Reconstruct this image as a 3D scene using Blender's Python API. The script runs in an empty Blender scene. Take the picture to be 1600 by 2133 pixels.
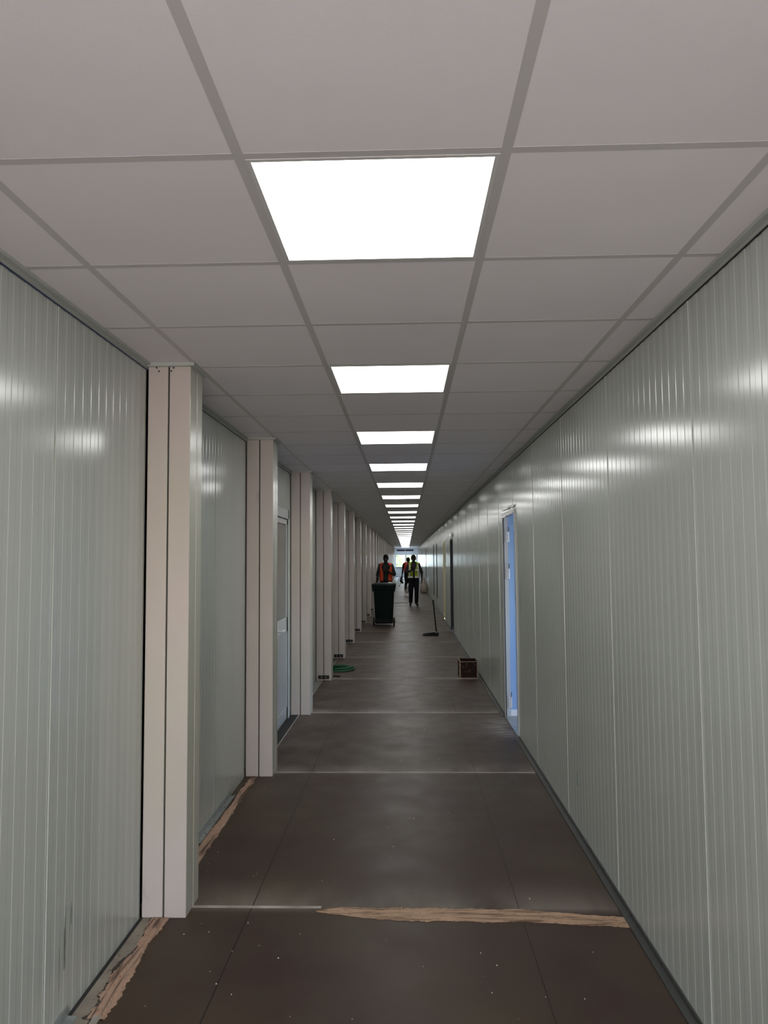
import bpy, bmesh, math, random
from mathutils import Vector, Matrix

# ------------------------------------------------------------------ camera, world, lights, exposure
SC = bpy.context.scene
COL = SC.collection
F_PX, YAW, PITCH, ROLL = 1537.34, 0.0298, 0.0628, -0.0076
CAM_H = 1.5715
CEIL = 2.4749
XL, XR = -1.1875, 0.9716          # faces of the corridor walls
Y_NEAR, Y_END = -2.4, 63.0

cam_data = bpy.data.cameras.new('camera')
cam = bpy.data.objects.new('camera', cam_data)
COL.objects.link(cam)
cam_data.sensor_fit = 'HORIZONTAL'
cam_data.sensor_width = 36.0
cam_data.lens = F_PX / 1600.0 * 36.0
cam_data.clip_start = 0.05
cam_data.clip_end = 300
cy, sy, cp, sp, cr, sr = math.cos(YAW), math.sin(YAW), math.cos(PITCH), math.sin(PITCH), math.cos(ROLL), math.sin(ROLL)
R0 = Vector((cy, sy, 0)); F0 = Vector((-sy, cy, 0)); Zv = Vector((0, 0, 1))
FW = cp * F0 + sp * Zv; U0 = -sp * F0 + cp * Zv
R1 = cr * R0 + sr * U0; U1 = cr * U0 - sr * R0
cam.matrix_world = Matrix(((R1.x, U1.x, -FW.x, 0), (R1.y, U1.y, -FW.y, 0), (R1.z, U1.z, -FW.z, CAM_H), (0, 0, 0, 1)))
SC.camera = cam

world = bpy.data.worlds.new('sky')
SC.world = world
world.use_nodes = True
wn = world.node_tree.nodes; wl = world.node_tree.links
bg = wn['Background']
sky = wn.new('ShaderNodeTexSky')
sky.sky_type = 'NISHITA'
sky.sun_elevation = math.radians(48); sky.sun_rotation = math.radians(120)
sky.sun_disc = False
wl.new(sky.outputs['Color'], bg.inputs['Color'])
bg.inputs['Strength'].default_value = 1.5

PANEL_E = 6.6                      # radiance of the LED ceiling panels

def area_light(name, loc, direction, sx, sy_, power, color):
    ld = bpy.data.lights.new(name, 'AREA')
    ld.shape = 'RECTANGLE'; ld.size = sx; ld.size_y = sy_
    ld.energy = power; ld.color = color
    o = bpy.data.objects.new(name, ld); COL.objects.link(o)
    o.location = loc
    o.rotation_euler = Vector(direction).to_track_quat('-Z', 'Y').to_euler()
    return o
# fill daylight from behind, aimed up at the near ceiling from added doors
area_light('daylight_entrance_fill', (-0.1, Y_NEAR - 0.02, 1.08), (0, 1, 0.62), 1.55, 1.9, 92, (1.0, 0.90, 0.885))
# daylight through the window of the side room behind the open door
area_light('daylight_side_room', (3.75, 6.1, 1.5), (-1, 0.12, -0.12), 1.6, 1.3, 9, (0.50, 0.74, 1.0))
# daylight through the window of the far end wall
area_light('daylight_end_window', (-0.03, Y_END - 0.06, 1.35), (0, -1, -0.25), 1.7, 1.0, 42, (0.72, 0.85, 1.0))

SC.view_settings.view_transform = 'Standard'
SC.view_settings.look = 'None'
SC.view_settings.gamma = 1.0
SC.view_settings.exposure = 0.27
SC.view_settings.use_curve_mapping = False
SC.cycles.max_bounces = 10
SC.cycles.diffuse_bounces = 6
SC.cycles.glossy_bounces = 5
SC.cycles.use_denoising = True
SC.cycles.sample_clamp_indirect = 6.0
SC.cycles.use_light_tree = True

rnd = random.Random(7)

# ------------------------------------------------------------------ materials
def lin(c):
    return tuple((v / 12.92 if v <= .04045 else ((v + .055) / 1.055) ** 2.4) for v in c)

def mat(name, color, rough=0.5, metal=0.0, spec=0.5, noise=0.0, nscale=6.0, bump=0.0, bscale=60.0, stretch=None, emit=None, estr=0.0, trans=0.0, coat=0.0):
    m = bpy.data.materials.new(name); m.use_nodes = True
    nt = m.node_tree; n = nt.nodes; l = nt.links
    b = n['Principled BSDF']
    b.inputs['Base Color'].default_value = (*color, 1)
    b.inputs['Roughness'].default_value = rough
    b.inputs['Metallic'].default_value = metal
    b.inputs['Specular IOR Level'].default_value = spec
    b.inputs['Transmission Weight'].default_value = trans
    b.inputs['Coat Weight'].default_value = coat
    geo = n.new('ShaderNodeNewGeometry')
    vec = geo.outputs['Position']
    if stretch:
        mp = n.new('ShaderNodeMapping'); mp.inputs['Scale'].default_value = stretch
        l.new(vec, mp.inputs['Vector']); vec = mp.outputs['Vector']
    if noise > 0:
        t = n.new('ShaderNodeTexNoise'); t.inputs['Scale'].default_value = nscale; t.inputs['Detail'].default_value = 6
        l.new(vec, t.inputs['Vector'])
        r = n.new('ShaderNodeMapRange')
        r.inputs['From Min'].default_value = 0.3; r.inputs['From Max'].default_value = 0.7
        r.inputs['To Min'].default_value = 1 - noise; r.inputs['To Max'].default_value = 1 + noise * 0.5
        l.new(t.outputs['Fac'], r.inputs['Value'])
        mx = n.new('ShaderNodeVectorMath'); mx.operation = 'MULTIPLY'
        mx.inputs[0].default_value = color
        l.new(r.outputs['Result'], mx.inputs[1])
        l.new(mx.outputs['Vector'], b.inputs['Base Color'])
    if bump > 0:
        t = n.new('ShaderNodeTexNoise'); t.inputs['Scale'].default_value = bscale; t.inputs['Detail'].default_value = 4
        l.new(vec, t.inputs['Vector'])
        bp = n.new('ShaderNodeBump'); bp.inputs['Strength'].default_value = bump; bp.inputs['Distance'].default_value = 0.004
        l.new(t.outputs['Fac'], bp.inputs['Height']); l.new(bp.outputs['Normal'], b.inputs['Normal'])
    if emit:
        b.inputs['Emission Color'].default_value = (*emit, 1); b.inputs['Emission Strength'].default_value = estr
    return m

M = {}
M['tile'] = mat('ceiling_tile', (0.735, 0.70, 0.72), 0.75, noise=0.04, nscale=1.3, bump=0.06, bscale=260)
M['rail'] = mat('ceiling_rail', (0.50, 0.48, 0.475), 0.42)
M['trim'] = mat('wall_angle', (0.40, 0.42, 0.39), 0.4)
M['film'] = mat('blue_film', (0.015, 0.03, 0.09), 0.4)
M['wall'] = mat('coated_panel', (0.45, 0.475, 0.44), 0.175, noise=0.05, nscale=1.1, stretch=(1, 1, 0.35), spec=0.55)
M['column'] = mat('painted_steel', (0.51, 0.452, 0.42), 0.42, noise=0.05, nscale=2.2)
def add_spots(m, color, scale, lo, hi, strength, stretch=(1, 1, 1)):
    nt = m.node_tree; n = nt.nodes; l = nt.links; b = n['Principled BSDF']
    geo = n.new('ShaderNodeNewGeometry'); mp = n.new('ShaderNodeMapping'); mp.inputs['Scale'].default_value = stretch
    t = n.new('ShaderNodeTexNoise'); t.inputs['Scale'].default_value = scale; t.inputs['Detail'].default_value = 7
    l.new(geo.outputs['Position'], mp.inputs[0]); l.new(mp.outputs[0], t.inputs['Vector'])
    r = n.new('ShaderNodeMapRange'); r.inputs['From Min'].default_value = lo; r.inputs['From Max'].default_value = hi; r.inputs['To Max'].default_value = strength
    l.new(t.outputs['Fac'], r.inputs['Value'])
    q = n.new('ShaderNodeMix'); q.data_type = 'RGBA'; l.new(r.outputs[0], q.inputs[0])
    src = b.inputs['Base Color'].links
    if src: l.new(src[0].from_socket, q.inputs[6])
    else: q.inputs[6].default_value = b.inputs['Base Color'].default_value
    q.inputs[7].default_value = (*color, 1); l.new(q.outputs[2], b.inputs['Base Color'])
add_spots(M['column'], (0.20, 0.17, 0.15), 7, .66, .80, .6, (1, 1, .6))
add_spots(M['column'], (0.46, 0.44, 0.36), 1.6, .50, .68, .5)
M['column_side'] = mat('post_side_tone', (0.47, 0.465, 0.40), 0.24, noise=0.03, nscale=2.2)  # greener, glossier tone for the side faces than for the fronts
M['gap'] = mat('gasket_shade_black', (0.02, 0.02, 0.02), 0.8)  # gasket black; also paints shade on slot frames and a shadow gap
M['light_gap'] = mat('joint_sealant', (0.72, 0.68, 0.58), 0.5)
M['black_metal'] = mat('black_metal', (0.012, 0.011, 0.010), 0.55, spec=.3, noise=0.3, nscale=30)
M['bolt'] = mat('bolt_steel', (0.35, 0.34, 0.32), 0.35, metal=0.8)
M['galv'] = mat('galvanised', (0.33, 0.36, 0.35), 0.35, metal=0.5, noise=0.25, nscale=25)
M['dark_angle'] = mat('dark_angle', (0.042, 0.045, 0.042), 0.45, noise=0.2, nscale=8)
M['frame_light'] = mat('lamp_frame', (0.55, 0.54, 0.53), 0.4)
M['led'] = mat('led_diffuser', (0.9, 0.9, 0.9), 0.4, emit=(1.0, 1.0, 0.985), estr=PANEL_E)
M['white_alu'] = mat('white_aluminium', (0.50, 0.525, 0.53), 0.3)
M['door_panel'] = mat('door_sheet', (0.36, 0.39, 0.40), 0.28)
M['glass_grey'] = mat('grey_glass', (0.12, 0.13, 0.125), 0.1, spec=0.7)
M['room_wall'] = mat('daylight_blue_panel', (0.30, 0.46, 0.70), 0.35)  # white panels; the room's blue daylight is painted into the colour
M['room_floor'] = mat('room_floor', (0.22, 0.26, 0.40), 0.4, noise=0.1)  # grey floor carrying the same daylight blue in its colour
M['light_strip'] = mat('grey_strip', (0.22, 0.22, 0.20), 0.5)
M['plinth'] = mat('white_plinth', (0.82, 0.84, 0.84), 0.35)
M['end_wall'] = mat('end_wall_daylight_tint', (0.70, 0.78, 0.90), 0.3)  # white wall with a bluish daylight cast mixed into its colour
M['white_frame'] = mat('white_frame', (0.80, 0.82, 0.84), 0.35)
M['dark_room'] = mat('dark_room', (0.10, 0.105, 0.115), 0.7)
M['film_white'] = mat('protective_film', (0.96, 0.96, 0.95), 0.4, bump=0.2, bscale=45, coat=.2)
M['steel_strip'] = mat('floor_steel', (0.42, 0.385, 0.335), 0.5, noise=0.45, nscale=7)
M['cream'] = mat('cream_frame', (0.62, 0.58, 0.34), 0.35)
M['bin'] = mat('green_plastic', (0.0022, 0.0095, 0.008), 0.55, spec=0.12)
M['rubber'] = mat('rubber', (0.012, 0.012, 0.012), 0.7)
M['black_plastic'] = mat('black_plastic', (0.004, 0.004, 0.005), 0.55, spec=.2)
M['hose'] = mat('green_hose', (0.022, 0.115, 0.052), 0.5, spec=.3)
M['box_dark'] = mat('film_faced_ply', (0.024, 0.009, 0.007), 0.6, spec=.15, noise=0.6, nscale=40)
M['ply_edge'] = mat('ply_edge', (0.28, 0.215, 0.15), 0.7, noise=0.3, nscale=30)
M['skin'] = mat('skin', (0.022, 0.012, 0.009), 0.55, spec=.3)
M['hair'] = mat('hair', (0.005, 0.004, 0.004), 0.9, spec=.2)
M['orange'] = mat('orange_vest', (0.62, 0.055, 0.012), 0.7, noise=0.2, nscale=12)
M['red_orange'] = mat('red_vest', (0.60, 0.04, 0.03), 0.7, noise=0.2, nscale=12)
M['lime'] = mat('lime_vest', (0.30, 0.36, 0.018), 0.7, noise=0.2, nscale=12)
M['reflective'] = mat('reflective_tape', (0.80, 0.79, 0.68), 0.4)
M['dark_shirt'] = mat('dark_shirt', (0.010, 0.012, 0.014), 0.85, spec=.2, noise=0.25, nscale=14)
M['grey_shirt'] = mat('grey_shirt', (0.028, 0.030, 0.032), 0.9, spec=.2, noise=0.3, nscale=22)
M['mauve_shirt'] = mat('mauve_shirt', (0.034, 0.025, 0.029), 0.9, spec=.2, noise=0.25, nscale=20)
M['jeans'] = mat('dark_jeans', (0.009, 0.010, 0.015), 0.9, spec=.2, noise=0.3, nscale=16)
M['shoe'] = mat('shoe', (0.008, 0.008, 0.008), 0.5)
M['bucket'] = mat('white_bucket', (0.85, 0.86, 0.83), 0.35)
M['sack'] = mat('sack_cloth', (0.42, 0.37, 0.31), 0.85, noise=0.3, nscale=10, bump=0.6, bscale=30)
M['paper'] = mat('white_paper', (0.75, 0.73, 0.68), 0.7)
M['chip'] = mat('debris', (0.62, 0.58, 0.50), 0.8)
M['foliage'] = mat('foliage', (0.42, 0.55, 0.24), 0.7, noise=0.8, nscale=6)
M['ground'] = mat('yard_ground', (0.6, 0.52, 0.42), 0.9, noise=0.3, nscale=1)
M['cable'] = mat('cable', (0.02, 0.02, 0.02), 0.6)
M['frame_darkened'] = mat('darkened_blue_frame', (0.018, 0.024, 0.034), 0.5)  # bluish frame, colour darkened so the unlit opening reads deeper
M['marker'] = mat('teal_marker', (0.04, 0.16, 0.17), 0.6)
M['scuff'] = mat('scuff', (0.24, 0.25, 0.22), 0.5, noise=0.35, nscale=24)

def pane_mat():
    m = bpy.data.materials.new('window_pane'); m.use_nodes = True
    n = m.node_tree.nodes; l = m.node_tree.links
    n.remove(n['Principled BSDF'])
    t = n.new('ShaderNodeBsdfTransparent'); g = n.new('ShaderNodeBsdfGlossy'); g.inputs['Roughness'].default_value = .05
    mx = n.new('ShaderNodeMixShader'); mx.inputs[0].default_value = 0.06
    l.new(t.outputs[0], mx.inputs[1]); l.new(g.outputs[0], mx.inputs[2]); l.new(mx.outputs[0], n['Material Output'].inputs['Surface'])
    return m
M['pane'] = pane_mat()

def floor_mat():
    m = bpy.data.materials.new('film_faced_floor'); m.use_nodes = True
    nt = m.node_tree; n = nt.nodes; l = nt.links; b = n['Principled BSDF']
    geo = n.new('ShaderNodeNewGeometry'); sep = n.new('ShaderNodeSeparateXYZ'); l.new(geo.outputs['Position'], sep.inputs[0])
    def math_(op, a, bb=None, c=None):
        q = n.new('ShaderNodeMath'); q.operation = op
        for i, v in enumerate((a, bb, c)):
            if v is None: continue
            if isinstance(v, (int, float)): q.inputs[i].default_value = v
            else: l.new(v, q.inputs[i])
        return q.outputs[0]
    def noise(scale, detail=6, stretch=(1, 1, 1), rough=.55):
        mp = n.new('ShaderNodeMapping'); mp.inputs['Scale'].default_value = stretch; l.new(geo.outputs['Position'], mp.inputs['Vector'])
        t = n.new('ShaderNodeTexNoise'); t.inputs['Scale'].default_value = scale; t.inputs['Detail'].default_value = detail
        t.inputs['Roughness'].default_value = rough
        l.new(mp.outputs[0], t.inputs['Vector']); return t.outputs['Fac']
    def rng(v, a, bb, c=0., d=1.):
        r = n.new('ShaderNodeMapRange'); r.inputs['From Min'].default_value = a; r.inputs['From Max'].default_value = bb
        r.inputs['To Min'].default_value = c; r.inputs['To Max'].default_value = d; l.new(v, r.inputs['Value']); return r.outputs[0]
    def mix(f, a, bb):
        q = n.new('ShaderNodeMix'); q.data_type = 'RGBA'
        l.new(f, q.inputs[0])
        for s, v in ((6, a), (7, bb)):
            if isinstance(v, tuple): q.inputs[s].default_value = (*v, 1)
            else: l.new(v, q.inputs[s])
        return q.outputs[2]
    X, Y = sep.outputs[0], sep.outputs[1]
    big = noise(1.1, 5); med = noise(5, 8); grain = noise(9, 6, (30, 2, 1)); cross = noise(6, 5, (1.2, 14, 1))
    base = mix(rng(big, .38, .62), (0.046, 0.025, 0.022), (0.064, 0.046, 0.027))
    base = mix(rng(med, .35, .75, 0, .55), base, (0.074, 0.053, 0.038))
    base = mix(rng(grain, .55, .8, 0, .25), base, (0.078, 0.060, 0.047))
    base = mix(rng(cross, .66, .8, 0, .3), base, (0.10, 0.082, 0.066))
    # dust gathered along the container seams and the left edge
    ph = math_('MODULO', math_('SUBTRACT', Y, 3.43 - 2.107 * 6), 2.107)
    after = math_('POWER', rng(ph, 0.0, 0.36, 1, 0), 1.8); before = rng(ph, 2.107, 2.05, .8, 0)
    dust = math_('MULTIPLY', math_('MAXIMUM', after, before), rng(noise(2.2, 5, (1, .4, 1)), .38, .60, .12, 1.0))
    near_l = math_('MULTIPLY', rng(X, -.25, -1.0), rng(noise(2.4, 6), .42, .72))
    farther = rng(Y, 4.8, 6.0)
    dust = math_('MAXIMUM', math_('MULTIPLY', dust, rng(Y, 3.0, 5.4, .45, 1)), math_('MULTIPLY', near_l, math_('MULTIPLY', farther, .35)))
    base = mix(math_('MULTIPLY', dust, .85), base, (0.36, 0.325, 0.28))
    # base colour turns lighter brown down the hall
    base = mix(math_('MULTIPLY', rng(Y, 4, 14), .35), base, (0.100, 0.070, 0.054))
    # pale drag marks by the open doorway
    dx = rng(X, .55, .93); dy = math_('MULTIPLY', rng(Y, 6.45, 6.75), rng(Y, 7.6, 7.2))
    dd = math_('MULTIPLY', math_('MULTIPLY', dx, dy), rng(noise(5, 6, (.9, 6, 1)), .45, .6))
    base = mix(dd, base, (0.26, 0.24, 0.20))
    # sheet joints running along the hall
    wob = rng(noise(1.3, 2), 0, 1, -.006, .006)
    for xj in (-.715, .49):
        d = math_('ABSOLUTE', math_('ADD', math_('SUBTRACT', X, xj), wob))
        line = math_('LESS_THAN', d, .0028 if xj < 0 else .0018)
        base = mix(math_('MULTIPLY', line, .85), base, (0.008, 0.006, 0.005))
    # specks
    v = n.new('ShaderNodeTexVoronoi'); v.inputs['Scale'].default_value = 9; l.new(geo.outputs['Position'], v.inputs['Vector'])
    sp_ = math_('MULTIPLY', math_('LESS_THAN', v.outputs['Distance'], .035), rng(noise(2, 3), .45, .6))
    base = mix(math_('MULTIPLY', sp_, .35), base, (0.3, 0.27, 0.22))
    l.new(base, b.inputs['Base Color'])
    rr = math_('ADD', rng(med, .3, .7, .38, .50), math_('MULTIPLY', dust, .2))
    l.new(rr, b.inputs['Roughness'])
    b.inputs['Specular IOR Level'].default_value = 0.16
    bp = n.new('ShaderNodeBump'); bp.inputs['Strength'].default_value = .25; bp.inputs['Distance'].default_value = .003
    l.new(noise(3, 6), bp.inputs['Height']); l.new(bp.outputs[0], b.inputs['Normal'])
    return m
M['floor'] = floor_mat()

def wood_mat(name, light, dark, scale, along):
    m = bpy.data.materials.new(name); m.use_nodes = True
    n = m.node_tree.nodes; l = m.node_tree.links; b = n['Principled BSDF']
    geo = n.new('ShaderNodeNewGeometry'); mp = n.new('ShaderNodeMapping')
    mp.inputs['Scale'].default_value = (1.5, 14, 1) if along == 'x' else (14, 1.5, 1)
    l.new(geo.outputs['Position'], mp.inputs[0])
    t = n.new('ShaderNodeTexNoise'); t.inputs['Scale'].default_value = scale; t.inputs['Detail'].default_value = 8; t.inputs['Distortion'].default_value = 1.1
    l.new(mp.outputs[0], t.inputs['Vector'])
    c = n.new('ShaderNodeValToRGB'); e = c.color_ramp.elements
    e[0].position = .36; e[0].color = (*dark, 1); e[1].position = .50; e[1].color = (*light, 1)
    k = c.color_ramp.elements.new(.72); k.color = (light[0] * 1.12, light[1] * 1.1, light[2] * 1.1, 1)
    l.new(t.outputs['Fac'], c.inputs[0])
    mp2 = n.new('ShaderNodeMapping'); mp2.inputs['Scale'].default_value = (3, 13, 1) if along == 'x' else (13, 3, 1)
    l.new(geo.outputs['Position'], mp2.inputs[0])
    t2_ = n.new('ShaderNodeTexNoise'); t2_.inputs['Scale'].default_value = 1.5; t2_.inputs['Detail'].default_value = 5; t2_.inputs['Distortion'].default_value = .7
    l.new(mp2.outputs[0], t2_.inputs['Vector'])
    k1 = n.new('ShaderNodeMath'); k1.operation = 'MULTIPLY'; k1.inputs[1].default_value = 9; l.new(t2_.outputs['Fac'], k1.inputs[0])
    k2 = n.new('ShaderNodeMath'); k2.operation = 'FRACT'; l.new(k1.outputs[0], k2.inputs[0])
    r2 = n.new('ShaderNodeMapRange'); r2.inputs['From Min'].default_value = .0; r2.inputs['From Max'].default_value = .16; r2.inputs['To Min'].default_value = .75; r2.inputs['To Max'].default_value = 0
    l.new(k2.outputs[0], r2.inputs['Value'])
    q = n.new('ShaderNodeMix'); q.data_type = 'RGBA'; l.new(r2.outputs[0], q.inputs[0]); l.new(c.outputs[0], q.inputs[6]); q.inputs[7].default_value = (dark[0] * .8, dark[1] * .8, dark[2] * .8, 1)
    l.new(q.outputs[2], b.inputs['Base Color'])
    b.inputs['Roughness'].default_value = .75
    bp = n.new('ShaderNodeBump'); bp.inputs['Strength'].default_value = .5; bp.inputs['Distance'].default_value = .003
    l.new(k2.outputs[0], bp.inputs['Height']); l.new(bp.outputs[0], b.inputs['Normal'])
    return m
M['raw_wood_x'] = wood_mat('splintered_plywood_across', (0.44, 0.29, 0.19), (0.15, 0.085, 0.05), 2.4, 'x')
M['raw_wood_y'] = wood_mat('splintered_plywood_along', (0.42, 0.27, 0.19), (0.11, 0.065, 0.045), 2.2, 'y')
M['old_board'] = mat('dusty_board', (0.27, 0.235, 0.19), .8, noise=.25, nscale=9)
add_spots(M['old_board'], (0.09, 0.07, 0.055), 22, .60, .72, .8)
M['glue'] = mat('dark_residue', (0.055, 0.043, 0.034), .8, noise=.3, nscale=30)

# ------------------------------------------------------------------ mesh helpers
class MB:
    def __init__(s): s.bm = bmesh.new()
    def box(s, x0, x1, y0, y1, z0, z1, mi=0):
        v = [s.bm.verts.new(p) for p in ((x0, y0, z0), (x1, y0, z0), (x1, y1, z0), (x0, y1, z0), (x0, y0, z1), (x1, y0, z1), (x1, y1, z1), (x0, y1, z1))]
        for q in ((0, 3, 2, 1), (4, 5, 6, 7), (0, 1, 5, 4), (1, 2, 6, 5), (2, 3, 7, 6), (3, 0, 4, 7)):
            f = s.bm.faces.new([v[i] for i in q]); f.material_index = mi
        return s
    def quad(s, pts, mi=0):
        f = s.bm.faces.new([s.bm.verts.new(p) for p in pts]); f.material_index = mi
        return s
    def hexa(s, lo, hi):
        v = [s.bm.verts.new(p) for p in list(lo) + list(hi)]
        for q in ((0, 3, 2, 1), (4, 5, 6, 7), (0, 1, 5, 4), (1, 2, 6, 5), (2, 3, 7, 6), (3, 0, 4, 7)):
            s.bm.faces.new([v[i] for i in q])
        return s
    def rings(s, rings, cap0=True, cap1=True, closed=True):
        rv = [[s.bm.verts.new(p) for p in r] for r in rings]
        n = len(rv[0])
        for a, b in zip(rv, rv[1:]):
            for i in range(n if closed else n - 1):
                j = (i + 1) % n
                s.bm.faces.new((a[i], a[j], b[j], b[i]))
        if cap0: s.bm.faces.new(list(reversed(rv[0])))
        if cap1: s.bm.faces.new(rv[-1])
        return s
    def tube(s, pts, r, seg=8, closed=False):
        pts = [Vector(p) for p in pts]; n = len(pts); rings = []
        for i, p in enumerate(pts):
            a = pts[(i - 1) % n] if (closed or i > 0) else p
            b = pts[(i + 1) % n] if (closed or i < n - 1) else p
            t = (b - a).normalized()
            u = t.cross(Vector((0, 0, 1)))
            if u.length < 1e-3: u = t.cross(Vector((1, 0, 0)))
            u.normalize(); w = t.cross(u)
            rr = r[i] if isinstance(r, (list, tuple)) else r
            rings.append([p + rr * (math.cos(2 * math.pi * k / seg) * u + math.sin(2 * math.pi * k / seg) * w) for k in range(seg)])
        if closed: rings.append(rings[0])
        return s.rings(rings, not closed, not closed)
    def lathe(s, prof, cx, cy_, seg=24, cap0=True, cap1=False):
        return s.rings([[(cx + r * math.cos(2 * math.pi * k / seg), cy_ + r * math.sin(2 * math.pi * k / seg), z) for k in range(seg)] for r, z in prof], cap0, cap1)
    def ell(s, c, r, rot=None, seg=20, rng_=12):
        m = Matrix.Translation(c) @ (rot.to_4x4() if rot else Matrix.Identity(4)) @ Matrix.Diagonal((*r, 1))
        bmesh.ops.create_uvsphere(s.bm, u_segments=seg, v_segments=rng_, radius=1, matrix=m); return s
    def cap(s, a, b, ra, rb, seg=14):
        a, b = Vector(a), Vector(b)
        s.ell(a, (ra,) * 3, seg=seg, rng_=8); s.ell(b, (rb,) * 3, seg=seg, rng_=8)
        d = b - a
        if d.length > 1e-5:
            q = d.to_track_quat('Z', 'Y').to_matrix()
            rings = []
            for p, r in ((a, ra), (b, rb)):
                rings.append([p + q @ Vector((r * math.cos(2 * math.pi * k / seg), r * math.sin(2 * math.pi * k / seg), 0)) for k in range(seg)])
            s.rings(rings)
        return s
    def limb(s, pts, rs, seg=14):
        for i in range(len(pts) - 1): s.cap(pts[i], pts[i + 1], rs[i], rs[i + 1], seg)
        return s
    def build(s, name, mats, parent=None, smooth=False, bevel=0, remesh=0, loc=None, solid=0, subsurf=0, keep_normals=False):
        if not isinstance(mats, (list, tuple)): mats = [mats]
        bmesh.ops.remove_doubles(s.bm, verts=s.bm.verts, dist=1e-6)
        if not keep_normals: bmesh.ops.recalc_face_normals(s.bm, faces=s.bm.faces)
        me = bpy.data.meshes.new(name); s.bm.to_mesh(me); s.bm.free()
        for m in mats: me.materials.append(M[m])
        o = bpy.data.objects.new(name, me); COL.objects.link(o)
        if solid:
            md = o.modifiers.new('s', 'SOLIDIFY'); md.thickness = solid; md.offset = 0
        if subsurf:
            md = o.modifiers.new('ss', 'SUBSURF'); md.levels = subsurf; md.render_levels = subsurf
        if remesh:
            md = o.modifiers.new('r', 'REMESH'); md.mode = 'VOXEL'; md.voxel_size = remesh
            sm = o.modifiers.new('sm', 'SMOOTH'); sm.factor = .5; sm.iterations = 3
        if bevel:
            md = o.modifiers.new('b', 'BEVEL'); md.width = bevel; md.segments = 2; md.limit_method = 'ANGLE'
        if remesh or bevel or solid or subsurf:
            dg = bpy.context.evaluated_depsgraph_get()
            nm = bpy.data.meshes.new_from_object(o.evaluated_get(dg))
            nm.name = name
            o.modifiers.clear(); o.data = nm
        if smooth:
            for p in o.data.polygons: p.use_smooth = True
        if parent: o.parent = parent
        if loc: o.location = loc
        return o

def tag(o, label=None, cat=None, group=None, kind=None):
    if label: o['label'] = label
    if cat: o['category'] = cat
    if group: o['group'] = group
    if kind: o['kind'] = kind
    return o

def thing(name, loc, label, cat, group=None, rz=0):
    o = bpy.data.objects.new(name, None); COL.objects.link(o)
    o.empty_display_size = .1
    o.location = loc; o.rotation_euler.z = rz
    return tag(o, label, cat, group)

def copy_tree(o, parent=None):
    c = o.copy(); COL.objects.link(c)
    if parent: c.parent = parent
    for ch in list(o.children): copy_tree(ch, c)
    return c

def structure(o, label=None):
    o['kind'] = 'structure'
    if label: o['label'] = label
    return o

# ------------------------------------------------------------------ floor
P = 2.107; S0 = 3.43
SEAMS = [S0 + P * k for k in range(-4, 29)]
fl = MB(); fl.box(XL - .10, XR, Y_NEAR, Y_END, -.12, 0)
floor = structure(fl.build('floor', 'floor'), 'dark brown film-faced plywood floor of the corridor')

# steel strips where two container floors meet
for i, ys in enumerate(SEAMS):
    if ys < 2 or ys > Y_END - .3: continue
    b = MB()
    if i == 4:
        b.box(-.985, -.40, ys - .010, ys + .008, -.001, .0022)
    else:
        b.box(-.985, .925, ys - .006, ys + .005, -.001, .0022)
    b.build('seam_strip', 'steel_strip', floor)

def ragged(y_of_x, x0, x1, n, lo, hi, amp, mat_, name, seed, along='x', h=.0035, taper=.2):
    """irregular torn band: centre line values lo..hi as functions"""
    r = random.Random(seed); b = MB(); a1 = []; a2 = []
    w1 = w2 = 0
    for i in range(n + 1):
        t = i / n; p = x0 + (x1 - x0) * t
        w1 = w1 * .72 + r.uniform(-amp, amp); w2 = w2 * .72 + r.uniform(-amp, amp)
        if r.random() < .08: w1 -= amp * 1.6
        l_, h_ = lo(t), hi(t)
        k = min(1, t / taper) if taper else 1
        a1.append((p, l_ + w1 * k)); a2.append((p, h_ + w2 * k))
    for i in range(n):
        for (pa, pb, qa, qb) in ((a1[i], a1[i + 1], a2[i], a2[i + 1]),):
            if along == 'x': pts = [(pa[0], pa[1]), (pb[0], pb[1]), (qb[0], qb[1]), (qa[0], qa[1])]
            else: pts = [(pa[1], pa[0]), (pb[1], pb[0]), (qb[1], qb[0]), (qa[1], qa[0])]
            b.quad([(x, y, h) for x, y in pts])
            # small torn edge thickness
            b.quad([(pts[0][0], pts[0][1], h), (pts[1][0], pts[1][1], h), (pts[1][0], pts[1][1], -.002), (pts[0][0], pts[0][1], -.002)])
            b.quad([(pts[3][0], pts[3][1], h), (pts[2][0], pts[2][1], h), (pts[2][0], pts[2][1], -.002), (pts[3][0], pts[3][1], -.002)])
    return b.build(name, mat_, floor)
# torn plywood across the nearest seam
def lerp_pts(P_, t):
    for (a, u), (b_, v) in zip(P_, P_[1:]):
        if t <= b_: return u + (v - u) * (t - a) / (b_ - a)
    return P_[-1][1]
ragged(None, -.42, .945, 150, lambda t: lerp_pts([(0, 3.388), (.14, 3.345), (.27, 3.312), (.68, 3.306), (.9, 3.275), (1, 3.268)], t),
       lambda t: lerp_pts([(0, 3.396), (.08, 3.424), (.68, 3.416), (.85, 3.375), (1, 3.352)], t),
       .0035, 'raw_wood_x', 'exposed_plywood', 11, 'x')
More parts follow.
